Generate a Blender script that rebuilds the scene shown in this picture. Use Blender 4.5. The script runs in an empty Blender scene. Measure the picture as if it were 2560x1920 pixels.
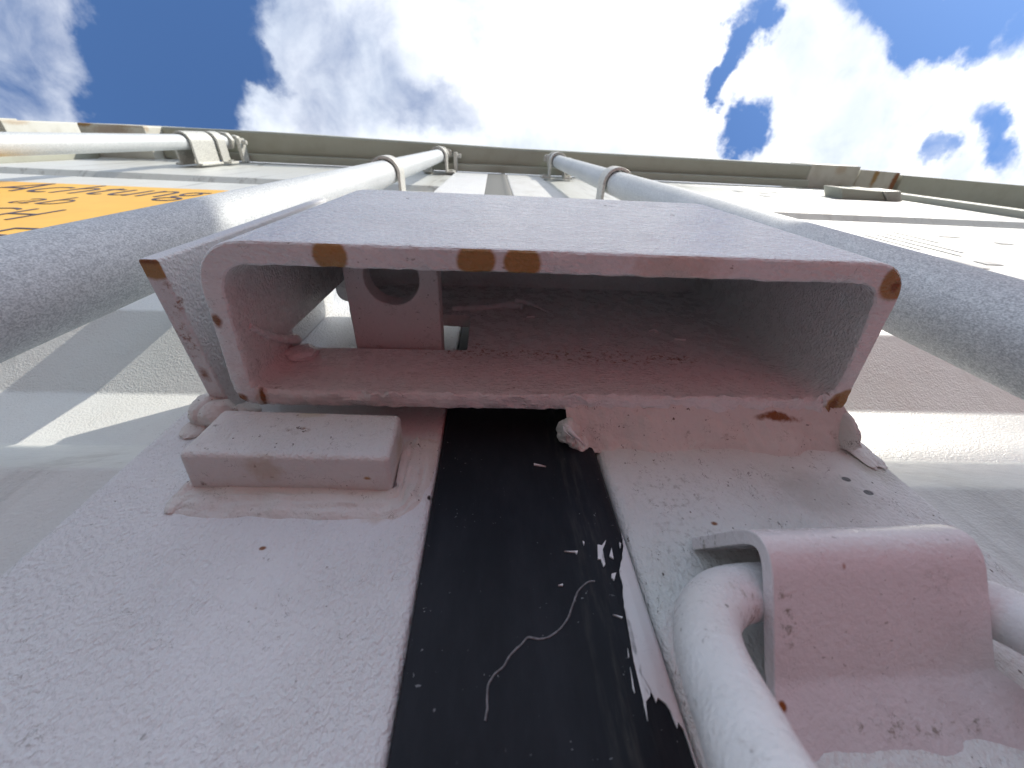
import bpy, bmesh, math, random
from mathutils import Vector, Matrix, noise

random.seed(7)
S = bpy.context.scene
COL = S.collection
ZC = 0.75                      # height of the lens above the ground

# ------------------------------------------------------------------ camera
cam_d = bpy.data.cameras.new("camera")
cam = bpy.data.objects.new("camera", cam_d)
COL.objects.link(cam)
cam_d.sensor_width = 36.0
cam_d.sensor_fit = 'HORIZONTAL'
cam_d.lens = 13.524
cam_d.clip_start = 0.004
cam_d.clip_end = 2000.0
R = Matrix(((0.99828738, 0.01526720, 0.05647315),
            (-0.04325276, 0.84260350, 0.53679470),
            (-0.03938912, -0.53831799, 0.84182079)))
B = R @ Matrix(((1, 0, 0), (0, -1, 0), (0, 0, -1)))
cam.matrix_world = Matrix.Translation((0, 0, ZC)) @ B.to_4x4()
cam_d.dof.use_dof = True
cam_d.dof.focus_distance = 0.15
cam_d.dof.aperture_fstop = 20.0
S.camera = cam

# ------------------------------------------------------------------ light
SUN_AZ = math.radians(46.4)    # to the right of the doors' normal
SUN_EL = math.radians(37.0)
to_sun = Vector((math.sin(SUN_AZ) * math.cos(SUN_EL), -math.cos(SUN_AZ) * math.cos(SUN_EL), math.sin(SUN_EL)))
sun_d = bpy.data.lights.new("sun", 'SUN')
sun_d.energy = 3.0
sun_d.angle = math.radians(0.53)
sun_d.color = (1.0, 0.94, 0.83)
sun = bpy.data.objects.new("sun", sun_d)
COL.objects.link(sun)
sun.rotation_euler = to_sun.to_track_quat('Z', 'Y').to_euler()
sun.location = (3, -3, 5)

S.view_settings.view_transform = 'Standard'
S.view_settings.look = 'None'
S.view_settings.gamma = 1.0
S.view_settings.use_curve_mapping = False
S.view_settings.exposure = 0.56

W = bpy.data.worlds.new("World")
S.world = W
W.use_nodes = True
nt = W.node_tree
nt.nodes.clear()


class G:
    """small node-graph helper"""
    def __init__(s, tree):
        s.t = tree

    def n(s, kind, **kw):
        nd = s.t.nodes.new(kind)
        for k, v in kw.items():
            setattr(nd, k, v)
        return nd

    def link(s, a, b):
        s.t.links.new(a, b)

    def put(s, sock, v):
        if isinstance(v, bpy.types.NodeSocket):
            s.link(v, sock)
        elif isinstance(v, (tuple, list)) and len(v) == 3 and sock.type == 'RGBA':
            sock.default_value = (*v, 1.0)
        else:
            sock.default_value = v

    def math(s, op, a, b=0.0, c=None, clamp=False):
        nd = s.n('ShaderNodeMath', operation=op, use_clamp=clamp)
        s.put(nd.inputs[0], a)
        s.put(nd.inputs[1], b)
        if c is not None:
            s.put(nd.inputs[2], c)
        return nd.outputs[0]

    def vmath(s, op, a, b=(0, 0, 0)):
        nd = s.n('ShaderNodeVectorMath', operation=op)
        s.put(nd.inputs[0], a)
        s.put(nd.inputs[1], b)
        return nd.outputs['Value'] if op in ('LENGTH', 'DOT_PRODUCT', 'DISTANCE') else nd.outputs[0]

    def ramp(s, v, lo, hi, a=0.0, b=1.0, smooth=True):
        nd = s.n('ShaderNodeMapRange')
        nd.interpolation_type = 'SMOOTHSTEP' if smooth else 'LINEAR'
        nd.clamp = True
        s.put(nd.inputs['Value'], v)
        s.put(nd.inputs['From Min'], lo)
        s.put(nd.inputs['From Max'], hi)
        s.put(nd.inputs['To Min'], a)
        s.put(nd.inputs['To Max'], b)
        return nd.outputs['Result']

    def noise(s, vec, scale, detail=4.0, rough=0.55, dist=0.0, col=False):
        nd = s.n('ShaderNodeTexNoise')
        s.put(nd.inputs['Vector'], vec)
        nd.inputs['Scale'].default_value = scale
        nd.inputs['Detail'].default_value = detail
        nd.inputs['Roughness'].default_value = rough
        nd.inputs['Distortion'].default_value = dist
        return nd.outputs['Color'] if col else nd.outputs['Fac']

    def mix(s, f, a, b, mode='MIX'):
        nd = s.n('ShaderNodeMix', data_type='RGBA', blend_type=mode)
        s.put(nd.inputs[0], f)
        s.put(nd.inputs[6], a)
        s.put(nd.inputs[7], b)
        return nd.outputs[2]


g = G(nt)
sky = g.n('ShaderNodeTexSky', sky_type='NISHITA')
sky.sun_disc = False
sky.sun_elevation = SUN_EL
sky.sun_rotation = math.atan2(to_sun.x, to_sun.y)
sky.air_density = 1.0
sky.dust_density = 0.3
sky.ozone_density = 1.6
SKY_STRENGTH = 0.094

tc = g.n('ShaderNodeTexCoord')
dirv = tc.outputs['Generated']
sep = g.n('ShaderNodeSeparateXYZ')
g.link(dirv, sep.inputs[0])
dz = g.math('MAXIMUM', sep.outputs[2], 0.0)
den = g.math('ADD', dz, 0.06)
den = g.math('MAXIMUM', den, 0.06)
cx = g.math('DIVIDE', sep.outputs[0], den)
cy = g.math('DIVIDE', sep.outputs[1], den)
comb = g.n('ShaderNodeCombineXYZ')
g.link(cx, comb.inputs[0])
g.link(cy, comb.inputs[1])
P = comb.outputs[0]            # position on a flat cloud layer
# ragged cloud edges: the layer's coordinates are warped before the gaps are cut
wv = g.noise(P, 6.0, 6.0, 0.62, col=True)
wv = g.vmath('SUBTRACT', wv, (0.5, 0.5, 0.5))
wsc = g.n('ShaderNodeVectorMath', operation='SCALE')
g.link(wv, wsc.inputs[0])
wsc.inputs['Scale'].default_value = 0.22
PW = g.vmath('ADD', P, wsc.outputs[0])


def gap(cx_, cy_, rx, ry, ang, w):
    """soft elliptical thinning of the cloud layer"""
    a = g.vmath('SUBTRACT', PW, (cx_, cy_, 0))
    mp = g.n('ShaderNodeVectorRotate', rotation_type='Z_AXIS')
    g.link(a, mp.inputs['Vector'])
    mp.inputs['Angle'].default_value = -math.radians(ang)
    q = g.vmath('MULTIPLY', mp.outputs[0], (1 / rx, 1 / ry, 0))
    ln = g.vmath('LENGTH', q)
    return g.math('MULTIPLY', g.ramp(ln, 1.0, 0.35), w)


gaps = [gap(-0.590, -0.08, 0.165, 0.85, 21, 1.6),    # blue lane on the left
        gap(-0.440, -0.07, 0.08, 0.045, 20, 0.6),
        gap(-0.93, -0.10, 0.42, 0.8, 12, 0.58),      # thin veil beyond it
        gap(0.462, -0.150, 0.042, 0.10, 12, 1.2),   # streak
        gap(0.540, -0.022, 0.078, 0.080, 30, 1.4),
        gap(0.455, -0.075, 0.040, 0.034, 0, 1.0),
        gap(0.810, -0.245, 0.24, 0.095, 3, 1.7),     # upper right opening
        gap(1.050, -0.055, 0.11, 0.050, 40, 0.85),
        gap(0.950, -0.010, 0.05, 0.035, 0, 0.7),
        gap(-0.10, -0.035, 0.16, 0.06, 5, 0.34),
        gap(-0.33, -0.10, 0.22, 0.20, 20, 0.34)]
tot = gaps[0]
for q in gaps[1:]:
    tot = g.math('ADD', tot, q)
big = g.noise(P, 0.9, 3.0, 0.5)
near = g.ramp(g.vmath('LENGTH', P), 1.2, 2.2)            # farther off: broken cloud from the same noise
base = g.math('ADD', 0.92, g.math('MULTIPLY', near, g.math('MULTIPLY', g.math('SUBTRACT', big, 0.57), 5.0)))
det = g.noise(P, 9.0, 8.0, 0.6, 0.3)
fine = g.math('MULTIPLY', g.math('SUBTRACT', det, 0.5), 1.15)
cov = g.math('ADD', g.math('SUBTRACT', base, tot), fine)
mask = g.ramp(cov, -0.10, 1.10)
shade = g.noise(P, 3.2, 7.0, 0.55)
shade = g.ramp(shade, 0.30, 0.72)
cloud_col = g.mix(shade, (0.60, 0.66, 0.75), (0.92, 0.93, 0.96))
sky_col = g.vmath('MULTIPLY', sky.outputs[0], (SKY_STRENGTH * 0.80, SKY_STRENGTH * 1.06, SKY_STRENGTH * 1.38))
skyc = g.mix(mask, sky_col, cloud_col)
bg = g.n('ShaderNodeBackground')
g.link(skyc, bg.inputs['Color'])
bg.inputs['Strength'].default_value = 1.0
out = g.n('ShaderNodeOutputWorld')
g.link(bg.outputs[0], out.inputs[0])

# ------------------------------------------------------------------ materials
OCHRE = (0.40, 0.235, 0.085)
RUST = (0.24, 0.085, 0.022)
DARK = (0.035, 0.022, 0.018)
GRIME = (0.22, 0.19, 0.15)


def material(name):
    m = bpy.data.materials.new(name)
    m.use_nodes = True
    m.node_tree.nodes.clear()
    gg = G(m.node_tree)
    o = gg.n('ShaderNodeOutputMaterial')
    b = gg.n('ShaderNodeBsdfPrincipled')
    gg.link(b.outputs[0], o.inputs[0])
    geo = gg.n('ShaderNodeNewGeometry')
    off = gg.vmath('SUBTRACT', geo.outputs['Position'], (0, 0, ZC))
    return m, gg, b, off, geo


def paint(name, base=(0.72, 0.73, 0.74), rough=0.42, peel=420.0, bump=0.0004, specks=0.5, spots=(), stretch=(1, 1, 1),
          dirt=0.25, warm=(0.60, 0.57, 0.52), streak=0.0):
    """old sprayed paint over steel: orange peel, grime, pin specks, and stains of their own shape"""
    m, gg, b, pos, geo = material(name)
    vv = gg.vmath('MULTIPLY', pos, stretch)
    big = gg.noise(pos, 22.0, 6.0, 0.6)
    col = gg.mix(gg.math('MULTIPLY', gg.ramp(big, 0.42, 0.75), dirt), base, warm)
    med = gg.noise(pos, 160.0, 5.0, 0.7)
    col = gg.mix(gg.math('MULTIPLY', gg.ramp(med, 0.60, 0.78), 0.30 * specks), col, GRIME)
    # hair-thin scratches and pin specks
    sp = gg.noise(vv, 620.0, 2.0, 0.5)
    patch = gg.ramp(gg.noise(pos, 45.0, 3.0, 0.6), 0.42, 0.62)
    spm = gg.math('MULTIPLY', gg.ramp(sp, 0.685, 0.745), gg.math('MULTIPLY', patch, specks))
    col = gg.mix(spm, col, (0.10, 0.07, 0.05))
    if streak:
        sv = gg.vmath('MULTIPLY', pos, (1, 1, 0.06))
        st = gg.ramp(gg.noise(sv, 55.0, 5.0, 0.65), 0.50, 0.72)
        st = gg.math('MULTIPLY', st, gg.ramp(gg.noise(pos, 5.0, 3.0, 0.6), 0.35, 0.62))
        col = gg.mix(gg.math('MULTIPLY', st, streak), col, (0.36, 0.35, 0.32))
    # curly hair-thin scuffs
    hn = gg.noise(vv, 190.0, 3.0, 0.6, 1.6)
    hl = gg.ramp(gg.math('ABSOLUTE', gg.math('SUBTRACT', hn, 0.5)), 0.008, 0.002)
    hp = gg.ramp(gg.noise(gg.vmath('ADD', pos, (0.3, 0.1, 0.7)), 140.0, 3.0, 0.6), 0.51, 0.63)
    col = gg.mix(gg.math('MULTIPLY', gg.math('MULTIPLY', hl, hp), min(1.0, 0.75 * specks)), col, (0.16, 0.13, 0.11))
    if spots:
        warp = gg.noise(pos, 260.0, 5.0, 0.65)
        wq = gg.math('MULTIPLY', gg.math('SUBTRACT', warp, 0.5), 1.0)
        spk = gg.noise(pos, 420.0, 5.0, 0.7)
        sn = gg.n('ShaderNodeSeparateXYZ')
        gg.link(geo.outputs['Normal'], sn.inputs[0])
        down = gg.ramp(sn.outputs[2], -0.35, -0.6)
        for (x, y, z, rx, ry, rz, c, mode) in spots:
            d = gg.vmath('LENGTH', gg.vmath('MULTIPLY', gg.vmath('SUBTRACT', pos, (x, y, z)), (1 / rx, 1 / ry, 1 / rz)))
            d = gg.math('ADD', d, gg.math('MULTIPLY', wq, 0.25 if 'r' in mode else 1.1))
            mk = gg.ramp(d, 1.04, 0.80 if 'r' in mode else 0.40)
            if 'd' in mode:
                mk = gg.math('MULTIPLY', mk, down)
            if 's' in mode:
                mk = gg.math('MULTIPLY', mk, gg.math('MULTIPLY', gg.ramp(spk, 0.50, 0.66), 0.85))
            if 'h' in mode:
                mk = gg.math('MULTIPLY', mk, 0.45)
            col = gg.mix(mk, col, c)
    gg.link(col, b.inputs['Base Color'])
    rr = gg.ramp(med, 0.3, 0.8, rough - 0.06, rough + 0.16)
    gg.link(rr, b.inputs['Roughness'])
    b.inputs['IOR'].default_value = 1.46
    hi = gg.noise(vv, peel, 3.0, 0.5, 0.15)
    lo = gg.noise(vv, peel * 0.28, 2.0, 0.5)
    h = gg.math('ADD', hi, gg.math('MULTIPLY', lo, 0.45))
    h = gg.math('MULTIPLY', h, gg.ramp(gg.noise(pos, 38.0, 3.0, 0.6), 0.30, 0.68, 0.70, 1.15))
    bp = gg.n('ShaderNodeBump')
    bp.inputs['Strength'].default_value = 1.0
    bp.inputs['Distance'].default_value = bump
    gg.link(h, bp.inputs['Height'])
    gg.link(bp.outputs[0], b.inputs['Normal'])
    return m


def simple(name, base, rough=0.6, metal=0.0, var=0.15, scale=120.0, bump=0.0):
    m, gg, b, pos, geo = material(name)
    n_ = gg.noise(pos, scale, 4.0, 0.6)
    dk = tuple(c * (1 - var) for c in base)
    lt = tuple(min(1, c * (1 + var)) for c in base)
    gg.link(gg.mix(gg.ramp(n_, 0.3, 0.7), dk, lt), b.inputs['Base Color'])
    b.inputs['Roughness'].default_value = rough
    b.inputs['Metallic'].default_value = metal
    if bump:
        bp = gg.n('ShaderNodeBump')
        bp.inputs['Distance'].default_value = bump
        gg.link(n_, bp.inputs['Height'])
        gg.link(bp.outputs[0], b.inputs['Normal'])
    return m


def galvanised():
    m, gg, b, pos, geo = material("galvanised_steel")
    vv = gg.vmath('MULTIPLY', pos, (1, 1, 0.7))
    vo = gg.n('ShaderNodeTexVoronoi', feature='F1')
    gg.link(gg.vmath('ADD', vv, gg.vmath('MULTIPLY', gg.noise(vv, 500.0, 2.0, 0.5, col=True), (0.004, 0.004, 0.004))), vo.inputs['Vector'])
    vo.inputs['Scale'].default_value = 1150.0
    rgb = gg.n('ShaderNodeSeparateColor')
    gg.link(vo.outputs['Color'], rgb.inputs[0])
    n1 = gg.noise(vv, 1900.0, 3.0, 0.6)
    f = gg.math('ADD', gg.math('MULTIPLY', rgb.outputs[0], 0.45), gg.math('MULTIPLY', gg.ramp(n1, 0.38, 0.62), 0.60))
    big = gg.noise(pos, 14.0, 3.0, 0.5)
    f = gg.math('ADD', f, gg.math('MULTIPLY', gg.math('SUBTRACT', big, 0.5), 0.5), clamp=True)
    col = gg.mix(f, (0.40, 0.43, 0.45), (0.74, 0.77, 0.78))
    gg.link(col, b.inputs['Base Color'])
    b.inputs['Metallic'].default_value = 0.2
    gg.link(gg.ramp(f, 0.0, 1.0, 0.62, 0.40, smooth=False), b.inputs['Roughness'])
    bp = gg.n('ShaderNodeBump')
    bp.inputs['Distance'].default_value = 0.0002
    gg.link(n1, bp.inputs['Height'])
    gg.link(bp.outputs[0], b.inputs['Normal'])
    return m


def rubber():
    m, gg, b, pos, geo = material("black_rubber")
    st = gg.vmath('MULTIPLY', pos, (1, 1, 0.35))
    n1 = gg.noise(st, 90.0, 6.0, 0.65)
    col = gg.mix(gg.ramp(n1, 0.35, 0.8), (0.006, 0.0072, 0.012), (0.016, 0.018, 0.025))
    sp = gg.noise(pos, 900.0, 2.0, 0.5)
    patch = gg.ramp(gg.noise(pos, 60.0, 3.0, 0.6), 0.40, 0.65)
    spm = gg.math('MULTIPLY', gg.ramp(sp, 0.71, 0.75), patch)
    col = gg.mix(gg.math('MULTIPLY', spm, 0.6), col, (0.35, 0.36, 0.38))
    sx = gg.n('ShaderNodeSeparateXYZ')
    gg.link(pos, sx.inputs[0])
    # dust caught on the raised lip, in streaks down the strip
    lip = gg.math('MULTIPLY', gg.ramp(sx.outputs[0], 0.018, 0.027), gg.ramp(sx.outputs[0], 0.036, 0.028))
    stv = gg.vmath('MULTIPLY', pos, (1, 1, 0.12))
    dust = gg.math('MULTIPLY', gg.math('MULTIPLY', lip, 0.20), gg.ramp(gg.noise(stv, 420.0, 4.0, 0.7), 0.45, 0.75))
    col = gg.mix(dust, col, (0.16, 0.145, 0.12))
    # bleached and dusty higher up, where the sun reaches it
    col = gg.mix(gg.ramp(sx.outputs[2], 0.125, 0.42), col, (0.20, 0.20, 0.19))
    gg.link(col, b.inputs['Base Color'])
    b.inputs['Roughness'].default_value = 0.62
    b.inputs['Specular IOR Level'].default_value = 0.28
    bp = gg.n('ShaderNodeBump')
    bp.inputs['Distance'].default_value = 0.00012
    gg.link(gg.noise(pos, 500.0, 4.0, 0.6), bp.inputs['Height'])
    gg.link(bp.outputs[0], b.inputs['Normal'])
    return m


def ground_mat():
    m, gg, b, pos, geo = material("grey_asphalt")
    n1 = gg.noise(pos, 1.3, 5.0, 0.6)
    n2 = gg.noise(pos, 60.0, 6.0, 0.7)
    col = gg.mix(n1, (0.085, 0.087, 0.087), (0.125, 0.128, 0.127))
    col = gg.mix(gg.math('MULTIPLY', gg.ramp(n2, 0.45, 0.7), 0.5), col, (0.075, 0.075, 0.074))
    gg.link(col, b.inputs['Base Color'])
    b.inputs['Roughness'].default_value = 0.9
    bp = gg.n('ShaderNodeBump')
    bp.inputs['Distance'].default_value = 0.01
    gg.link(n2, bp.inputs['Height'])
    gg.link(bp.outputs[0], b.inputs['Normal'])
    return m


M = {}
WHITE = (0.80, 0.81, 0.82)
KB = 0.92                      # the lock box was laid out a little too far off; this draws it in


def near_spots(sp):
    return [tuple(v * KB for v in q[:6]) + tuple(q[6:]) for q in sp]


M['post_left'] = paint("white_paint_left_post", WHITE, 0.38, 1150, 0.0008, 0.6, stretch=(1, 1, 0.8), dirt=0.2, spots=[
    (-0.060, 0.095, 0.0655, 0.0012, 0.003, 0.0008, RUST, ''),
    (-0.0185, 0.095, 0.083, 0.0007, 0.003, 0.0012, DARK, ''),
    (-0.033, 0.095, 0.077, 0.006, 0.004, 0.005, (0.55, 0.40, 0.25), 'h'),
    (-0.090, 0.095, 0.079, 0.006, 0.004, 0.005, GRIME, 'sh')])
M['post_right'] = paint("white_paint_right_post", (0.77, 0.77, 0.75), 0.38, 1150, 0.0008, 1.5, stretch=(1, 1, 0.7), dirt=0.5,
                        warm=(0.55, 0.53, 0.48), spots=[
    (0.112, 0.095, 0.0835, 0.022, 0.006, 0.012, (0.45, 0.44, 0.40), 'h'),
    (0.1245, 0.095, 0.0905, 0.0016, 0.003, 0.0012, (0.12, 0.12, 0.12), 'r'),
    (0.1275, 0.095, 0.0845, 0.0017, 0.003, 0.0012, (0.12, 0.12, 0.12), 'r'),
    (0.1395, 0.095, 0.098, 0.007, 0.003, 0.012, (0.40, 0.37, 0.29), 'h'),
    (0.068, 0.095, 0.0725, 0.0014, 0.003, 0.0010, RUST, ''),
    (0.060, 0.095, 0.060, 0.02, 0.004, 0.020, GRIME, 'sh'),
    (0.060, 0.095, 0.085, 0.02, 0.004, 0.012, GRIME, 'sh')])
M['sheet'] = paint("white_paint_door_sheet", (0.69, 0.70, 0.67), 0.34, 900, 0.00035, 0.35, dirt=0.30, stretch=(1, 1, 1), streak=1.0)
M['box'] = paint("white_paint_lock_box", (0.80, 0.81, 0.81), 0.26, 900, 0.0009, 0.6, stretch=(0.6, 1, 1.0), dirt=0.15, spots=near_spots([

    (-0.0494, 0.0325, 0.122, 0.0056, 0.0056, 0.004, OCHRE, 'rd'),
    (-0.0050, 0.0325, 0.122, 0.0066, 0.0056, 0.004, OCHRE, 'rd'),
    (0.0095, 0.0325, 0.122, 0.0064, 0.0056, 0.004, OCHRE, 'rd'),
    (0.060, 0.0325, 0.122, 0.02, 0.012, 0.004, (0.55, 0.36, 0.25), 'dh'),
    (0.1365, 0.0345, 0.122, 0.0065, 0.0075, 0.005, OCHRE, 'r'),
    (0.1385, 0.0325, 0.122, 0.0035, 0.0045, 0.005, DARK, ''),
    (0.1360, 0.0365, 0.1215, 0.002, 0.003, 0.003, RUST, ''),
    (0.1425, 0.0860, 0.122, 0.0065, 0.009, 0.007, OCHRE, 'r'),
    (0.1395, 0.0855, 0.1225, 0.002, 0.006, 0.004, RUST, ''),
    (-0.0905, 0.055, 0.122, 0.0022, 0.003, 0.004, RUST, ''),
    (-0.0925, 0.086, 0.122, 0.0028, 0.003, 0.004, RUST, ''),
    (-0.0850, 0.0865, 0.122, 0.003, 0.006, 0.004, OCHRE, 'h'),
    (-0.0848, 0.0855, 0.122, 0.0012, 0.005, 0.004, RUST, ''),
    (0.000, 0.083, 0.1555, 0.045, 0.004, 0.006, RUST, 's'),
    (-0.006, 0.083, 0.160, 0.006, 0.004, 0.010, RUST, 's'),
    (0.055, 0.083, 0.155, 0.050, 0.004, 0.011, RUST, 's'),
    (0.085, 0.083, 0.1545, 0.014, 0.004, 0.005, RUST, 's'),
    (0.117, 0.0905, 0.122, 0.013, 0.003, 0.0014, RUST, ''),
    (0.062, 0.090, 0.122, 0.005, 0.003, 0.0008, RUST, ''),
    (0.090, 0.0285, 0.205, 0.0014, 0.003, 0.0016, DARK, 'r'),
    (0.062, 0.0285, 0.230, 0.0010, 0.003, 0.0018, DARK, 'r'),
    (-0.045, 0.0285, 0.226, 0.0010, 0.003, 0.0018, DARK, 'r')]))
M['flap'] = paint("white_paint_side_plate", (0.75, 0.76, 0.76), 0.36, 900, 0.0009, 0.6, stretch=(1, 1, 1), dirt=0.2, spots=[
    (-0.1015, 0.0365, 0.1205, 0.006, 0.0050, 0.003, OCHRE, 'rd'),
    (-0.1015, 0.0350, 0.1205, 0.006, 0.0015, 0.003, RUST, 'd'),
    (-0.1020, 0.076, 0.121, 0.0025, 0.005, 0.002, RUST, ''),
    (-0.1020, 0.062, 0.121, 0.003, 0.014, 0.003, RUST, 's'),
    (-0.1000, 0.046, 0.121, 0.003, 0.008, 0.003, RUST, 's')])
M['tab'] = paint("pale_paint_padlock_tab", (0.62, 0.57, 0.57), 0.45, 900, 0.0005, 1.3, dirt=0.3, spots=near_spots([

    (-0.030, 0.062, 0.153, 0.012, 0.010, 0.004, DARK, 's'), (-0.053, 0.055, 0.153, 0.010, 0.014, 0.004, DARK, 's'),
    (-0.050, 0.072, 0.153, 0.010, 0.008, 0.004, RUST, 'h')]))
M['block'] = paint("white_paint_stop_block", (0.76, 0.75, 0.73), 0.42, 1100, 0.0008, 1.1, dirt=0.3, spots=[
    (-0.0600, 0.080, 0.0965, 0.0050, 0.003, 0.0016, RUST, 's'), (-0.0605, 0.080, 0.0962, 0.0035, 0.003, 0.0012, (0.1, 0.05, 0.02), 's'),
    (-0.059, 0.080, 0.105, 0.006, 0.003, 0.003, (0.50, 0.42, 0.22), 'h'),
    (-0.066, 0.085, 0.085, 0.007, 0.006, 0.004, (0.50, 0.36, 0.22), 'h'),
    (-0.0365, 0.088, 0.085, 0.0016, 0.001, 0.003, OCHRE, ''),
    (-0.085, 0.092, 0.085, 0.003, 0.002, 0.003, (0.14, 0.10, 0.08), 's'),
    (-0.0298, 0.088, 0.097, 0.003, 0.006, 0.006, (0.50, 0.42, 0.28), 'h')])
M['weld'] = paint("painted_weld", (0.74, 0.72, 0.69), 0.42, 1000, 0.0005, 2.2, dirt=0.4, spots=[
    (0.1085, 0.0830, 0.1105, 0.012, 0.004, 0.0014, RUST, ''),
    (-0.104, 0.09, 0.122, 0.004, 0.006, 0.004, OCHRE, 's'),
    (0.085, 0.093, 0.0235, 0.024, 0.006, 0.0026, GRIME, 's'),
    (0.0575, 0.091, 0.0262, 0.0010, 0.004, 0.0010, RUST, '')])
M['bracket'] = paint("white_paint_bracket", (0.76, 0.71, 0.72), 0.22, 800, 0.00025, 0.45, stretch=(1, 1, 1), dirt=0.45, warm=(0.56, 0.50, 0.50), spots=[
    (0.0730, 0.0690, 0.0435, 0.0007, 0.003, 0.0008, RUST, ''),
    (0.0600, 0.078, 0.039, 0.0040, 0.008, 0.008, GRIME, 's'),
    (0.0930, 0.0725, 0.0415, 0.0045, 0.006, 0.0035, GRIME, 'sh'),
    (0.086, 0.093, 0.0240, 0.022, 0.006, 0.0020, GRIME, 's'), (0.0575, 0.0905, 0.0270, 0.0010, 0.004, 0.0010, RUST, ''),
    (0.0575, 0.085, 0.061, 0.004, 0.014, 0.006, GRIME, 's')])
M['loop'] = paint("white_paint_loop", (0.80, 0.79, 0.80), 0.28, 1100, 0.00025, 0.7, dirt=0.35, spots=[
    (0.050, 0.080, 0.040, 0.008, 0.008, 0.007, GRIME, 's')])
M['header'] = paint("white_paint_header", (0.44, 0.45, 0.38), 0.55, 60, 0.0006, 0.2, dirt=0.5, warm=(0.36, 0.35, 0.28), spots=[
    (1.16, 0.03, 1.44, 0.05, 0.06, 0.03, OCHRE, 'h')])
M['casting'] = paint("rusty_white_corner_casting", (0.66, 0.65, 0.58), 0.55, 60, 0.0006, 0.2, dirt=0.5, warm=(0.45, 0.42, 0.33), spots=[
    (-1.09, 0.03, 1.36, 0.07, 0.02, 0.02, RUST, 'h'), (-1.16, 0.014, 1.36, 0.03, 0.012, 0.02, OCHRE, ''),
    (-1.44, 0.02, 1.46, 0.03, 0.012, 0.05, OCHRE, 'h'), (-1.04, 0.014, 1.36, 0.05, 0.008, 0.02, OCHRE, 'h'),
    (-1.0, 0.02, 1.37, 0.02, 0.012, 0.012, OCHRE, 'h'),
    (1.30, 0.05, 1.44, 0.012, 0.05, 0.03, OCHRE, ''), (1.375, 0.07, 1.44, 0.014, 0.06, 0.03, RUST, ''),
    (1.16, 0.04, 1.44, 0.03, 0.02, 0.03, OCHRE, 'h')])
M['galv'] = galvanised()
M['rubber'] = rubber()
M['flake'] = paint("white_overspray", (0.80, 0.78, 0.79), 0.4, 300, 0.0002, 0.4, dirt=0.15)
M['scratch'] = simple("grey_scratch", (0.20, 0.19, 0.20), 0.8, 0, 0.3, 900)
M['sticker'] = simple("orange_film", (0.86, 0.48, 0.06), 0.5, 0, 0.04, 30)
M['ink'] = simple("dark_blue_ink", (0.030, 0.028, 0.07), 0.5, 0, 0.1, 60)
M['faded'] = simple("faded_grey_print", (0.20, 0.21, 0.24), 0.6, 0, 0.3, 60)
M['mesh'] = simple("pale_vent_mesh", (0.60, 0.59, 0.54), 0.5, 0, 0.1, 200)
M['bolt'] = simple("worn_white_bolt", (0.60, 0.60, 0.56), 0.45, 0.1, 0.2, 300)
M['ground'] = ground_mat()
M['concrete'] = simple("grey_blocker", (0.30, 0.315, 0.33), 0.85, 0, 0.15, 12)  # shaft of the unseen block added for shade
M['cap'] = simple("pale_blocker_cap", (0.42, 0.40, 0.37), 0.8, 0, 0.15, 20)  # top of that added shade block


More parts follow.
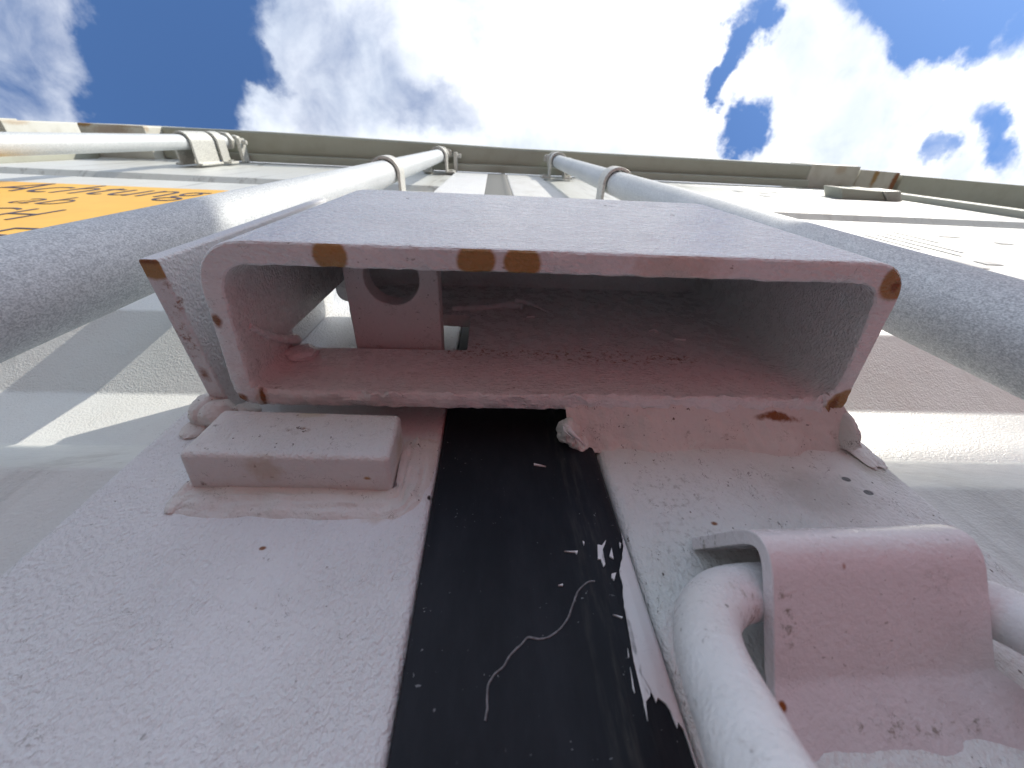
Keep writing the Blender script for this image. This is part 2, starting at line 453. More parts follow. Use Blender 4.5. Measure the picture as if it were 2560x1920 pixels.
# ------------------------------------------------------------------ mesh helpers
class MB:
    def __init__(s):
        s.v, s.f = [], []

    def add(s, vs, fs):
        o = len(s.v)
        s.v += [tuple(v) for v in vs]
        s.f += [tuple(i + o for i in f) for f in fs]
        return s

    def box(s, x0, x1, y0, y1, z0, z1):
        vs = [(x, y, z) for z in (z0, z1) for y in (y0, y1) for x in (x0, x1)]
        return s.add(vs, [(0, 2, 3, 1), (4, 5, 7, 6), (0, 1, 5, 4), (2, 6, 7, 3), (0, 4, 6, 2), (1, 3, 7, 5)])

    def hexa(s, lo, hi):
        """two quads, same winding"""
        return s.add(list(lo) + list(hi), [(3, 2, 1, 0), (4, 5, 6, 7), (0, 1, 5, 4), (1, 2, 6, 5), (2, 3, 7, 6), (3, 0, 4, 7)])

    def prism(s, poly, axis, a0, a1, n=1):
        """polygon in the two other axes, extruded along axis (0,1,2)"""
        k = len(poly)
        vs = []
        for i in range(n + 1):
            a = a0 + (a1 - a0) * i / n
            for (p, q) in poly:
                vs.append((a, p, q) if axis == 0 else (p, a, q) if axis == 1 else (p, q, a))
        fs = [(i * k + j, i * k + (j + 1) % k, (i + 1) * k + (j + 1) % k, (i + 1) * k + j) for i in range(n) for j in range(k)]
        fs += [tuple(reversed(range(k))), tuple(range(n * k, n * k + k))]
        return s.add(vs, fs)

    def grid(s, fn, nu, nv):
        vs = [fn(i / nu, j / nv) for j in range(nv + 1) for i in range(nu + 1)]
        w = nu + 1
        return s.add(vs, [(j * w + i, j * w + i + 1, (j + 1) * w + i + 1, (j + 1) * w + i) for j in range(nv) for i in range(nu)])

    def tube(s, path, r, n=24, cap=True):
        path = [Vector(p) for p in path]
        up = Vector((0.31, 0.77, 0.55)).normalized()
        rings = []
        for i, p in enumerate(path):
            t = (path[min(i + 1, len(path) - 1)] - path[max(i - 1, 0)]).normalized()
            a = up - t * up.dot(t)
            a.normalize()
            up = a
            bb = t.cross(a)
            rr = r(i / (len(path) - 1)) if callable(r) else r
            rings.append([p + (a * math.cos(2 * math.pi * k / n) + bb * math.sin(2 * math.pi * k / n)) * rr for k in range(n)])
        vs = [v for ring in rings for v in ring]
        m_ = len(rings)
        fs = [(i * n + k, i * n + (k + 1) % n, (i + 1) * n + (k + 1) % n, (i + 1) * n + k) for i in range(m_ - 1) for k in range(n)]
        if cap:
            fs += [tuple(reversed(range(n))), tuple(range((m_ - 1) * n, m_ * n))]
        return s.add(vs, fs)

    def blob(s, c, r, seed=0, rough=0.25, n=20):
        vs, fs = [], []
        for j in range(n + 1):
            th = math.pi * j / n
            for i in range(2 * n):
                ph = math.pi * i / n
                d = Vector((math.sin(th) * math.cos(ph), math.sin(th) * math.sin(ph), math.cos(th)))
                k = 1 + rough * noise.noise(d * 1.6 + Vector((seed, seed * 1.7, 0))) + (0.05 + rough * 0.25) * noise.noise(d * 4.5 + Vector((0, seed, seed * 1.3)))
                vs.append((c[0] + d.x * r[0] * k, c[1] + d.y * r[1] * k, c[2] + d.z * r[2] * k))
        w = 2 * n
        fs = [(j * w + i, (j + 1) * w + i, (j + 1) * w + (i + 1) % w, j * w + (i + 1) % w) for j in range(n) for i in range(w)]
        return s.add(vs, fs)

    def scale(s, k_):
        s.v = [(a * k_, b_ * k_, c * k_) for (a, b_, c) in s.v]
        return s

    def build(s, name, mat, parent=None, smooth=35, bevel=0.0, seg=3, fix=True, **props):
        o0 = parent['at'] if parent is not None and 'at' in parent else None
        p = parent
        while o0 is None and p is not None and p.parent is not None:
            p = p.parent
            if 'at' in p:
                o0 = p['at']
        L = Vector(o0) if o0 is not None else Vector((0, 0, 0))
        me = bpy.data.meshes.new(name)
        me.from_pydata([(v[0] - L.x, v[1] - L.y, v[2] + ZC - L.z) for v in s.v], [], s.f)
        if fix:
            bm = bmesh.new()
            bm.from_mesh(me)
            bmesh.ops.remove_doubles(bm, verts=bm.verts, dist=1e-6)
            bmesh.ops.recalc_face_normals(bm, faces=bm.faces)
            bm.to_mesh(me)
            bm.free()
        me.update()
        me.materials.append(mat)
        if smooth:
            me.polygons.foreach_set('use_smooth', [True] * len(me.polygons))
            me.set_sharp_from_angle(angle=math.radians(smooth))
        o = bpy.data.objects.new(name, me)
        COL.objects.link(o)
        if parent is not None:
            o.parent = parent
        if bevel:
            bv = o.modifiers.new("bevel", 'BEVEL')
            bv.width = bevel
            bv.segments = seg
            bv.limit_method = 'ANGLE'
            bv.angle_limit = math.radians(40)
            bv.harden_normals = True
        for k, v in props.items():
            o[k] = v
        return o


def thing(name, label, cat, at=(0, 0, 0), group=None):
    o = bpy.data.objects.new(name, None)
    o.empty_display_size = 0.05
    COL.objects.link(o)
    o.location = (at[0], at[1], at[2] + ZC)
    o['at'] = (at[0], at[1], at[2] + ZC)
    o['label'] = label
    o['category'] = cat
    if group:
        o['group'] = group
    return o


def rounded(poly, radii, n=6, closed=True):
    """round the corners of a 2-D polyline"""
    out_ = []
    k = len(poly)
    for i, p in enumerate(poly):
        r = radii[i] if isinstance(radii, (list, tuple)) else radii
        if r <= 0 or (not closed and i in (0, k - 1)):
            out_.append(p)
            continue
        p = Vector(p)
        a = (Vector(poly[i - 1]) - p)
        b_ = (Vector(poly[(i + 1) % k]) - p)
        la, lb = a.length, b_.length
        a.normalize()
        b_.normalize()
        ang = a.angle(b_)
        t = min(r / math.tan(ang / 2), la * 0.48, lb * 0.48)
        s_, e_ = p + a * t, p + b_ * t
        for j in range(n + 1):
            u = j / n
            q = s_ * (1 - u) ** 2 + p * 2 * u * (1 - u) + e_ * u * u
            out_.append((q.x, q.y))
    return out_


def spline(pts, n=10):
    P_ = [Vector(p) for p in pts]
    P_ = [P_[0] * 2 - P_[1]] + P_ + [P_[-1] * 2 - P_[-2]]
    out_ = []
    for i in range(1, len(P_) - 2):
        a, b_, c, d = P_[i - 1:i + 3]
        for j in range(n):
            t = j / n
            out_.append(0.5 * ((2 * b_) + (c - a) * t + (2 * a - 5 * b_ + 4 * c - d) * t * t + (3 * b_ - a - 3 * c + d) * t ** 3))
    out_.append(P_[-2])
    return out_


def nz(x, y=0.0, z=0.0, s=1.0):
    return noise.noise(Vector((x * s, y * s, z * s)))


# ------------------------------------------------------------------ ground
gm = MB().add([(-250, -250, -ZC), (250, -250, -ZC), (250, 250, -ZC), (-250, 250, -ZC)], [(0, 1, 2, 3)])
gm.build('ground', M['ground'], kind='structure', smooth=0)

# ------------------------------------------------------------------ container shells
ZH = 1.43                      # underside of the header over the lens


def front_edge(x):             # how far the header stands out, along its length
    pts = [(-1.2, 0.0152), (-0.72, 0.0139), (0.08, 0.0253), (1.0, 0.0294), (1.3, 0.034)]
    for (x0, y0), (x1, y1) in zip(pts, pts[1:]):
        if x <= x1:
            return y0 + (y1 - y0) * (x - x0) / (x1 - x0)
    return pts[-1][1]


cont = thing('shipping_container', 'white shipping container with two tall doors and a header beam over them', 'container', (0, 0.6, -0.6))
b = MB().box(-1.178, 1.215, 0.19, 6.05, -0.60, 1.60)
b.build('container_body', M['sheet'], cont)
N = 60
hb = MB()
prof = []
for i in range(N + 1):
    x = -0.999 + (1.055 + 0.999) * i / N
    w = 0.0006 * nz(x, 3.1, 0, 5.0)
    prof.append((x, front_edge(x) + w))
vs = []
for (x, y) in prof:
    back = 0.094
    vs += [(x, y, ZH + 0.004), (x, y + 0.004, ZH), (x, back, ZH), (x, back, ZH + 0.115), (x, y, ZH + 0.115)]
fs = [(i * 5 + j, i * 5 + (j + 1) % 5, (i + 1) * 5 + (j + 1) % 5, (i + 1) * 5 + j) for i in range(N) for j in range(5)]
fs += [(4, 3, 2, 1, 0), tuple(N * 5 + j for j in range(5))]
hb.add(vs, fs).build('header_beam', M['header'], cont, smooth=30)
# flange the doors close against, under the header
MB().box(-0.998, 1.05, 0.073, 0.094, ZH - 0.030, ZH - 0.001).build('door_flange', M['header'], cont, bevel=0.002)
# corner castings and posts
cs = MB().box(-1.180, -1.000, 0.0142, 0.17, ZH - 0.070, ZH + 0.118)
cs.build('corner_casting', M['casting'], cont, bevel=0.004)
cs = MB().box(1.056, 1.228, 0.0270, 0.17, ZH - 0.004, ZH + 0.114)
cs.build('corner_casting', M['casting'], cont, bevel=0.004)
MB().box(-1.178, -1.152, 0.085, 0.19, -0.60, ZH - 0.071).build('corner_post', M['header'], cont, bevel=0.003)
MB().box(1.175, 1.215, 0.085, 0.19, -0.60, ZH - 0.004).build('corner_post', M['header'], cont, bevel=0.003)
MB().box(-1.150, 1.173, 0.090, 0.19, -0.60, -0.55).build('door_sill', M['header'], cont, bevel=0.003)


# ------------------------------------------------------------------ door leaves
def leaf_sheet(prof, x0, x1, tilt, xr, r=0.006):
    pl = rounded([(y, z) for (z, y) in prof], r, 5, closed=False)
    nx = 40
    mb = MB()
    vs_, k = [], len(pl)
    for i in range(nx + 1):
        x = x0 + (x1 - x0) * i / nx
        for (y, z) in pl:
            vs_.append((x, y + 0.0002 * nz(x, z, 0, 3.0), z + tilt * (x - xr)))
    fs_ = [(i * k + j, i * k + j + 1, (i + 1) * k + j + 1, (i + 1) * k + j) for i in range(nx) for j in range(k - 1)]
    return mb.add(vs_, fs_)


left = thing('container_door', 'left door leaf carrying the orange sticker and the small welded stop block', 'door', (-0.6, 0.1, -0.55), 'container door leaves')
right = thing('container_door', 'right door leaf carrying the open bottomed lock box and the black rubber strip', 'door', (0.6, 0.1, -0.55), 'container door leaves')

pl_ = [(-0.55, 0.100), (0.100, 0.100), (0.146, 0.131), (0.1885, 0.131), (0.236, 0.100), (0.895, 0.100), (0.925, 0.118),
       (0.990, 0.118), (1.012, 0.100), (1.34, 0.100), (1.345, 0.097), (1.425, 0.097)]
sh = leaf_sheet(pl_, -1.150, -0.1165, -0.004, -0.16)
sh.build('corrugated_sheet', M['sheet'], left, smooth=25, fix=False)
pr_ = [(-0.55, 0.100), (0.091, 0.100), (0.137, 0.131), (0.1805, 0.131), (0.226, 0.100), (0.730, 0.100), (0.758, 0.117),
       (0.806, 0.117), (0.826, 0.100), (1.34, 0.100), (1.345, 0.097), (1.425, 0.097)]
sh = leaf_sheet(pr_, 0.144, 1.170, -0.012, 0.20)
sh.build('corrugated_sheet', M['sheet'], right, smooth=25, fix=False)


def post(x0, x1, z0, z1, lean):
    poly = rounded([(x0, 0.150), (x0, 0.095), (x1, 0.095), (x1, 0.150)], [0, 0.0045, 0.0028, 0], 6)
    nz_ = 90
    k = len(poly)
    mb = MB()
    vs_ = []
    for i in range(nz_ + 1):
        z = z0 + (z1 - z0) * (i / nz_)
        for (x, y) in poly:
            vs_.append((x + lean * z, y + 0.00025 * nz(x, z, 1.0, 18.0), z))
    fs_ = [(i * k + j, i * k + (j + 1) % k, (i + 1) * k + (j + 1) % k, (i + 1) * k + j) for i in range(nz_) for j in range(k)]
    fs_ += [tuple(reversed(range(k))), tuple(range(nz_ * k, nz_ * k + k))]
    return mb.add(vs_, fs_)


post(-0.1205, -0.0176, -0.55, 1.40, 0.0).build('frame_post', M['post_left'], left, smooth=40)
post(0.0394, 0.1462, -0.55, 1.40, 0.0).build('frame_post', M['post_right'], right, smooth=40)

# rubber strip between the leaves (raised lip along its right side)
gp = [(-0.0174, 0.120), (-0.0174, 0.0957), (-0.0165, 0.0949), (0.000, 0.0946), (0.016, 0.0946), (0.0225, 0.0942), (0.0275, 0.0930),
      (0.0315, 0.0928), (0.0355, 0.0935), (0.0380, 0.0946), (0.0392, 0.0965), (0.0392, 0.120)]
gp = rounded(gp, 0.002, 3)
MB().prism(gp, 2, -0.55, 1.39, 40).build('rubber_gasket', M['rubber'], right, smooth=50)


def lip_y(x):                   # surface of the strip at x
    pts = [(-0.0174, 0.0949), (0.0, 0.0946), (0.016, 0.0946), (0.0225, 0.0942), (0.0275, 0.0930), (0.0315, 0.0928), (0.0355, 0.0935),
           (0.0380, 0.0946), (0.0392, 0.0962), (0.0420, 0.0955)]
    for (a, ya), (c, yc) in zip(pts, pts[1:]):
        if x <= c:
            return ya + (yc - ya) * (x - a) / (c - a)
    return pts[-1][1]


def film(poly, t=0.0002):
    """a thin skin of paint lying on the strip, triangulated and fitted to its curve"""
    bm = bmesh.new()
    vs_ = [bm.verts.new((x, 0, z)) for (x, z) in poly]
    bm.faces.new(vs_)
    bmesh.ops.triangulate(bm, faces=bm.faces[:])
    for _ in range(3):
        es = [e for e in bm.edges if e.calc_length() > 0.0022]
        if not es:
            break
        bmesh.ops.subdivide_edges(bm, edges=es, cuts=1)
        bmesh.ops.triangulate(bm, faces=bm.faces[:])
    bm.verts.ensure_lookup_table()
    vs2 = [(v.co.x, lip_y(v.co.x) - 0.0003 - t, v.co.z) for v in bm.verts]
    n_ = len(vs2)
    vs2 += [(x, y + t + 0.0004, z) for (x, y, z) in vs2]
    fs2 = [tuple(v.index for v in f.verts) for f in bm.faces]
    fs2 += [tuple(i + n_ for i in reversed(f)) for f in fs2]
    for e in bm.edges:
        if len(e.link_faces) == 1:
            a, c = (v.index for v in e.verts)
            fs2.append((a, c, c + n_, a + n_))
    bm.free()
    return MB().add(vs2, fs2)


def jag(poly, amp=0.0004, n=4):
    out_ = []
    for i, p in enumerate(poly):
        q = poly[(i + 1) % len(poly)]
        L_ = math.hypot(q[0] - p[0], q[1] - p[1])
        kk = max(1, min(n, int(L_ / 0.0012)))
        for j in range(kk):
            u = j / kk
            w = amp * math.sin(math.pi * u) * random.uniform(-1, 1)
            out_.append((p[0] + (q[0] - p[0]) * u + w, p[1] + (q[1] - p[1]) * u + w * 0.6))
    return out_


strip = [(0.0388, 0.0697), (0.0378, 0.0649), (0.0361, 0.0605), (0.0342, 0.0569), (0.0339, 0.0526), (0.0326, 0.0475), (0.0328, 0.0449),
         (0.0327, 0.0407), (0.0327, 0.0378), (0.0313, 0.036), (0.0327, 0.0366), (0.0322, 0.0333), (0.0311, 0.0287), (0.031, 0.0262),
         (0.0314, 0.0284), (0.0324, 0.0317), (0.0328, 0.03), (0.0334, 0.0313), (0.0338, 0.0291), (0.0344, 0.0299), (0.0358, 0.029),
         (0.0364, 0.028), (0.0366, 0.026), (0.0368, 0.0253), (0.0373, 0.0263), (0.0382, 0.0253), (0.0385, 0.0233), (0.0386, 0.016)]
strip_r = [(0.0391, 0.016), (0.0391, 0.0314), (0.0391, 0.0455), (0.0391, 0.0586), (0.0390, 0.066)]
film(jag(strip, 0.0003) + strip_r).build('overspray', M['flake'], right, smooth=30)
flakes = [[(0.03, 0.064), (0.0311, 0.0637), (0.0327, 0.0655), (0.0321, 0.0642), (0.031, 0.0625), (0.0303, 0.0601), (0.0307, 0.0583), (0.0301, 0.0575), (0.0299, 0.0597), (0.0291, 0.0597)],
          [(0.0337, 0.0632), (0.0334, 0.0599), (0.0324, 0.0606)], [(0.0208, 0.0631), (0.0244, 0.0628), (0.024, 0.0619), (0.0236, 0.0625)],
          [(0.0317, 0.0556), (0.033, 0.056), (0.0319, 0.0539), (0.0314, 0.0547)], [(0.0366, 0.0654), (0.0371, 0.0652), (0.0363, 0.0634)],
          [(0.0294, 0.0457), (0.0315, 0.0451), (0.0313, 0.0448)], [(0.0308, 0.0386), (0.0306, 0.0369), (0.0304, 0.0368)],
          [(0.0303, 0.0351), (0.03, 0.0319), (0.0299, 0.0306), (0.0297, 0.0314)], [(0.0178, 0.0537), (0.019, 0.0541), (0.019, 0.0536)],
          [(0.0262, 0.0655), (0.0266, 0.0651), (0.0263, 0.0641)], [(0.0155, 0.097), (0.0195, 0.0953), (0.0155, 0.0962)]]
for fl in flakes:
    film(fl).build('paint_flake', M['flake'], right, smooth=0)
sc = [(0.0271, 0.054), (0.0254, 0.054), (0.0229, 0.0525), (0.0217, 0.0507), (0.0209, 0.0492), (0.0192, 0.0462), (0.0173, 0.0441),
      (0.0148, 0.0424), (0.0122, 0.0417), (0.0094, 0.042), (0.0077, 0.0406), (0.0055, 0.0389), (0.0037, 0.0366), (0.0019, 0.0352),
      (0.0008, 0.0339), (0.0003, 0.0319), (0.0004, 0.0295), (0.0, 0.0277)]
pts = spline([(x, lip_y(x) - 0.0001, z) for (x, z) in sc], 8)
for i, p in enumerate(pts):
    pts[i] = p + Vector((nz(i * 0.17, 1, 0) * 0.00015, 0, nz(i * 0.13, 5, 0) * 0.00015))
MB().tube(pts, lambda u: 0.00028 * (0.75 + 0.5 * abs(nz(u * 9, 2, 0))), 8).build('chalky_scratch', M['scratch'], right, smooth=60)

# ------------------------------------------------------------------ lock box on the right leaf
outer = rounded([(-0.0906, 0.0288), (0.1392, 0.0288), (0.1452, 0.0905), (-0.0952, 0.0893)], [0.0185, 0.0155, 0.006, 0.008], 10)
inner = rounded([(-0.0840, 0.0362), (0.1316, 0.0362), (0.1385, 0.0832), (-0.0874, 0.0828)], [0.0110, 0.0105, 0.010, 0.006], 10)


def resample(poly, n):
    L_ = [0]
    k = len(poly)
    for i in range(k):
        a, c = poly[i], poly[(i + 1) % k]
        L_.append(L_[-1] + math.hypot(c[0] - a[0], c[1] - a[1]))
    return L_


def densify(poly, step):
    out_ = []
    for i, p in enumerate(poly):
        q = poly[(i + 1) % len(poly)]
        L_ = math.hypot(q[0] - p[0], q[1] - p[1])
        kk = max(1, int(L_ / step))
        for j in range(kk):
            out_.append((p[0] + (q[0] - p[0]) * j / kk, p[1] + (q[1] - p[1]) * j / kk))
    return out_


def inset(poly, d):
    out_ = []
    k = len(poly)
    for i, p in enumerate(poly):
        a, c = Vector(poly[i - 1]), Vector(poly[(i + 1) % k])
        t = (c - a).normalized()
        nrm = Vector((-t.y, t.x))
        out_.append((p[0] + nrm.x * d, p[1] + nrm.y * d))
    return out_


Z0, Z1 = 0.1220, 0.2560
# same vertex count inside and out so the rim can be bridged
od = densify(outer, 0.0022)
cxy = Vector((0.024, 0.060))


def nearest_on(poly, p):
    best, bd = None, 9
    k = len(poly)
    for i in range(k):
        a, c = Vector(poly[i]), Vector(poly[(i + 1) % k])
        ab = c - a
        if ab.length < 1e-9:
            continue
        t = max(0, min(1, (Vector(p) - a).dot(ab) / ab.length_squared))
        q = a + ab * t
        d = (q - Vector(p)).length
        if d < bd:
            best, bd = q, d
    return (best.x, best.y)


idn = [nearest_on(inner, p) for p in od]


def wob(p, amp):
    k_ = 1.0 + (2.4 if p[1] > 0.078 else 0.0)
    return amp * k_ * (nz(p[0], p[1], 0, 260.0) + 0.8 * nz(p[0], p[1], 4.0, 90.0) + (0.9 * nz(p[0], p[1], 7.0, 480.0) if k_ > 1 else 0))


k = len(od)
e = 0.0011
rings = []
rings.append([(p[0], p[1], Z1) for p in od])
rings.append([(p[0], p[1], Z0 + 0.02) for p in od])
rings.append([(p[0], p[1], Z0 + e * 3.0) for p in od])
rings.append([(p[0], p[1], Z0 + e * 1.2) for p in od])


def lerp2(p, q, d):
    v = Vector((q[0] - p[0], q[1] - p[1]))
    L_ = v.length
    return (p[0] + v.x * d / L_, p[1] + v.y * d / L_) if L_ > 1e-6 else p


for (d, h) in ((0.0002, 0.55), (0.0008, 0.12)):
    rings.append([(*lerp2(p, q, d), Z0 + e * h + wob(p, 0.0002)) for p, q in zip(od, idn)])
rings.append([(*lerp2(p, q, 0.0035), Z0 + wob((p[0] + .03, p[1]), 0.0003)) for p, q in zip(od, idn)])
for (d, h) in ((0.0008, 0.12), (0.0002, 0.55)):
    rings.append([(*lerp2(q, p, d + wob(p, 0.0004)), Z0 + e * h + wob(q, 0.0003)) for p, q in zip(od, idn)])
rings.append([(p[0], p[1], Z0 + e * 1.6) for p in idn])
rings.append([(p[0], p[1], Z0 + e * 3.2) for p in idn])
rings.append([(p[0], p[1], Z0 + 0.02) for p in idn])
rings.append([(p[0], p[1], Z1 - 0.006) for p in idn])
vs = [v for r_ in rings for v in r_]
fs = [(i * k + j, i * k + (j + 1) % k, (i + 1) * k + (j + 1) % k, (i + 1) * k + j) for i in range(len(rings) - 1) for j in range(k)]
fs.append(tuple(range(k)))
fs.append(tuple(range((len(rings) - 1) * k, len(rings) * k)))
boxm = MB().add(vs, fs)
box = boxm.scale(KB).build('lock_box', M['box'], None, smooth=0)
cut = MB().prism(rounded([(-0.1000, 0.1578), (-0.0108, 0.1583), (-0.0112, 0.1990), (-0.0780, 0.2035), (-0.0850, 0.2320), (-0.1000, 0.2320)], 0.0015, 3), 1, 0.0742, 0.097)
cut.v += []
cutter = cut.scale(KB).build('slot_cutter', M['box'], None, smooth=0)
bo = box.modifiers.new('slot', 'BOOLEAN')
bo.object = cutter
bo.operation = 'DIFFERENCE'
bo.solver = 'EXACT'
dg = bpy.context.evaluated_depsgraph_get()
me2 = bpy.data.meshes.new_from_object(box.evaluated_get(dg))
bpy.data.objects.remove(cutter)
bpy.data.objects.remove(box)
me2.name = 'lock_box'
L_ = Vector(right['at'])
for v in me2.vertices:
    v.co -= L_
me2.polygons.foreach_set('use_smooth', [True] * len(me2.polygons))
me2.set_sharp_from_angle(angle=math.radians(33))
me2.materials.clear()
me2.materials.append(M['box'])
box = bpy.data.objects.new('lock_box', me2)
COL.objects.link(box)
box.parent = right


def fillet(p0, p1, q0, q1, bow, amp, nu=90, nv=14, seed=0.0, edge=0.0):
    """a weld run between edge p0-p1 (upper) and q0-q1 (lower)"""
    p0, p1, q0, q1 = map(Vector, (p0, p1, q0, q1))

    def f(u, v):
        a = p0.lerp(p1, u)
        c = q0.lerp(q1, u)
        q = a.lerp(c, v)
        out_ = bow * math.sin(math.pi * v) ** 0.8
        n1 = nz(u * 9 + seed, v * 2, seed) + 0.6 * nz(u * 26 + seed, v * 4, 3 + seed) + 0.3 * nz(u * 60, v * 9, seed)
        # rippled bead
        rip = math.sin(u * 150 + 2.5 * nz(u * 12, seed, 0)) * 0.12
        taper = min(1, v * 4 + 0.15) * min(1, (1 - v) * 5)
        fade = min(1, u * 12) * min(1, (1 - u) * 12)
        q.y -= (out_ * (0.6 + 0.4 * fade) + amp * (n1 + rip) * taper)
        q.z += edge * v * (nz(u * 5 + seed, 7, 0) + 0.5 * nz(u * 13 + seed, 2, 0))
        return q
    return MB().grid(f, nu, nv)


# weld under the right half of the box
w = fillet((0.0268, 0.0795, 0.1130), (0.1335, 0.0795, 0.1130), (0.0300, 0.0958, 0.1045), (0.1440, 0.0958, 0.1035), -0.0006, 0.0021, 140, 30, 2.0, 0.0044)
w.blob((0.0285, 0.0885, 0.1075), (0.0038, 0.0052, 0.0050), 3, 0.35, 24)
w.blob((0.0325, 0.0925, 0.1060), (0.0036, 0.0030, 0.0036), 5, 0.4, 24)
w.build('weld_bead', M['weld'], box, smooth=60, fix=False)
w = MB()
for i in range(8):
    z = 0.104 + i * 0.016
    w.blob((0.1350 + 0.0008 * nz(i * 0.7, 3, 1), 0.0890, z + 0.012), (0.0022, 0.0075, 0.0150), 20 + i, 0.12, 18)
w.blob((0.1405, 0.0945, 0.1085), (0.0045, 0.0013, 0.0130), 61, 0.25, 28)
w.blob((0.1430, 0.0948, 0.1010), (0.0028, 0.0008, 0.0060), 63, 0.3, 28)
w.build('weld_bead', M['weld'], box, smooth=60, fix=False)
# curl of loose paint hanging off the weld over the rubber
w = MB()
w.tube(spline([(0.0270, 0.0845, 0.1060), (0.0285, 0.0850, 0.1025), (0.0315, 0.0875, 0.1015), (0.0338, 0.0905, 0.1020)], 6), lambda u: 0.0009 * (1.2 - u), 8)
w.tube(spline([(0.0262, 0.0850, 0.1065), (0.0262, 0.0850, 0.1035), (0.0285, 0.0860, 0.1010)], 6), lambda u: 0.0005 * (1.1 - u), 6)
w.build('paint_curl', M['flake'], box, smooth=60, fix=False)
# ragged weld line on the inside of the back wall
w = MB()
w.tube(spline([(-0.022, 0.0830, 0.2080), (-0.006, 0.0828, 0.2100), (0.008, 0.0822, 0.2150), (0.018, 0.0818, 0.2120)], 8), lambda u: 0.0022 + 0.0012 * nz(u * 6, 2, 0), 10)
w.tube(spline([(0.014, 0.0800, 0.2160), (0.022, 0.0800, 0.2130), (0.034, 0.0825, 0.2040)], 8), lambda u: 0.0020 * (1.05 - u), 8)
w.tube(spline([(0.0195, 0.0826, 0.1990), (0.0240, 0.0826, 0.1995)], 4), 0.0008, 6)
w.tube(spline([(0.083, 0.0826, 0.1835), (0.086, 0.0824, 0.1850), (0.0885, 0.0826, 0.1830)], 5), 0.0007, 6)
w.tube(spline([(0.0935, 0.0826, 0.1745), (0.0990, 0.0826, 0.1740)], 5), 0.0007, 6)
w.scale(KB).build('weld_bead', M['box'], box, smooth=60, fix=False)
# torn corner of the cut-out
w = MB()
w.blob((-0.0815, 0.0815, 0.1500), (0.0070, 0.0030, 0.0062), 9, 0.2)
w.tube(spline([(-0.0860, 0.0600, 0.1300), (-0.0862, 0.0700, 0.1420), (-0.0850, 0.0780, 0.1560)], 6), lambda u: 0.0012 + 0.0012 * u, 10)
w.scale(KB).build('weld_bead', M['box'], box, smooth=60, fix=False)

# ------------------------------------------------------------------ pieces welded to the left leaf
# padlock tab reaching through the slot into the box
tabp = []
cxm, ry = -0.0418, 0.0505
for i in range(25):
    a = math.pi * i / 24
    tabp.append((cxm - 0.0195 * math.cos(a), ry - 0.0125 * math.sin(a) ** 0.8))
tab_out = [(-0.0226, 0.0952)] + [(-0.0606, 0.0952)] + tabp[:]
tab_out = [(-0.0616, 0.1036)] + tabp + [(-0.0226, 0.1036)]
hole = [(cxm + 0.0114 * math.cos(2 * math.pi * i / 32), 0.0512 + 0.0114 * math.sin(2 * math.pi * i / 32)) for i in range(32)]


def plate_with_hole(out_poly, hole_poly, z0, z1):
    bm = bmesh.new()
    layers = []
    for z in (z0, z1):
        vo = [bm.verts.new((x, y, z)) for x, y in out_poly]
        vh = [bm.verts.new((x, y, z)) for x, y in hole_poly]
        eo = [bm.edges.new((vo[i], vo[(i + 1) % len(vo)])) for i in range(len(vo))]
        eh = [bm.edges.new((vh[i], vh[(i + 1) % len(vh)])) for i in range(len(vh))]
        bmesh.ops.triangle_fill(bm, use_beauty=True, edges=eo + eh)
        layers.append((vo, vh))
    for a, c in zip(layers[0], layers[1]):
        for i in range(len(a)):
            j = (i + 1) % len(a)
            bm.faces.new((a[i], a[j], c[j], c[i]))
    bm.verts.index_update()
    res = MB().add([v.co[:] for v in bm.verts], [tuple(v.index for v in f.verts) for f in bm.faces])
    bm.free()
    return res


plate_with_hole(tab_out, hole, 0.1600, 0.1700).scale(KB).build('padlock_tab', M['tab'], left, smooth=30, bevel=0.0008, seg=2)

# stop block under the box with its weld
blk = MB().hexa([(-0.0890, 0.0798, 0.0852), (-0.0290, 0.0798, 0.0838), (-0.0300, 0.0952, 0.0838), (-0.0905, 0.0952, 0.0850)],
                [(-0.0885, 0.0798, 0.1072), (-0.0300, 0.0798, 0.1052), (-0.0300, 0.0952, 0.1052), (-0.0885, 0.0952, 0.1072)])
blkob = blk.build('stop_block', M['block'], left, smooth=40, bevel=0.0016, seg=4)
sta = [((-0.0890, 0.0935, 0.0920), (-0.0930, 0.0958, 0.0900)), ((-0.0892, 0.0925, 0.0865), (-0.0950, 0.0958, 0.0815)),
       ((-0.0875, 0.0932, 0.0855), (-0.0915, 0.0958, 0.0755)), ((-0.0800, 0.0927, 0.0855), (-0.0810, 0.0958, 0.0742)),
       ((-0.0700, 0.0925, 0.0852), (-0.0690, 0.0958, 0.0735)), ((-0.0580, 0.0925, 0.0850), (-0.0580, 0.0958, 0.0740)),
       ((-0.0460, 0.0927, 0.0846), (-0.0460, 0.0958, 0.0733)), ((-0.0350, 0.0932, 0.0844), (-0.0345, 0.0958, 0.0730)),
       ((-0.0290, 0.0930, 0.0850), (-0.0262, 0.0956, 0.0742)), ((-0.0292, 0.0925, 0.0880), (-0.0205, 0.0956, 0.0790)),
       ((-0.0295, 0.0920, 0.0930), (-0.0188, 0.0955, 0.0870)), ((-0.0298, 0.0922, 0.1000), (-0.0184, 0.0954, 0.0985)),
       ((-0.0300, 0.0930, 0.1060), (-0.0184, 0.0953, 0.1085)), ((-0.0300, 0.0952, 0.1080), (-0.0186, 0.0956, 0.1105))]
ups = spline([a for a, c in sta], 12)
los = spline([c for a, c in sta], 12)
w = MB()
nu_, nv_ = len(ups) - 1, 18


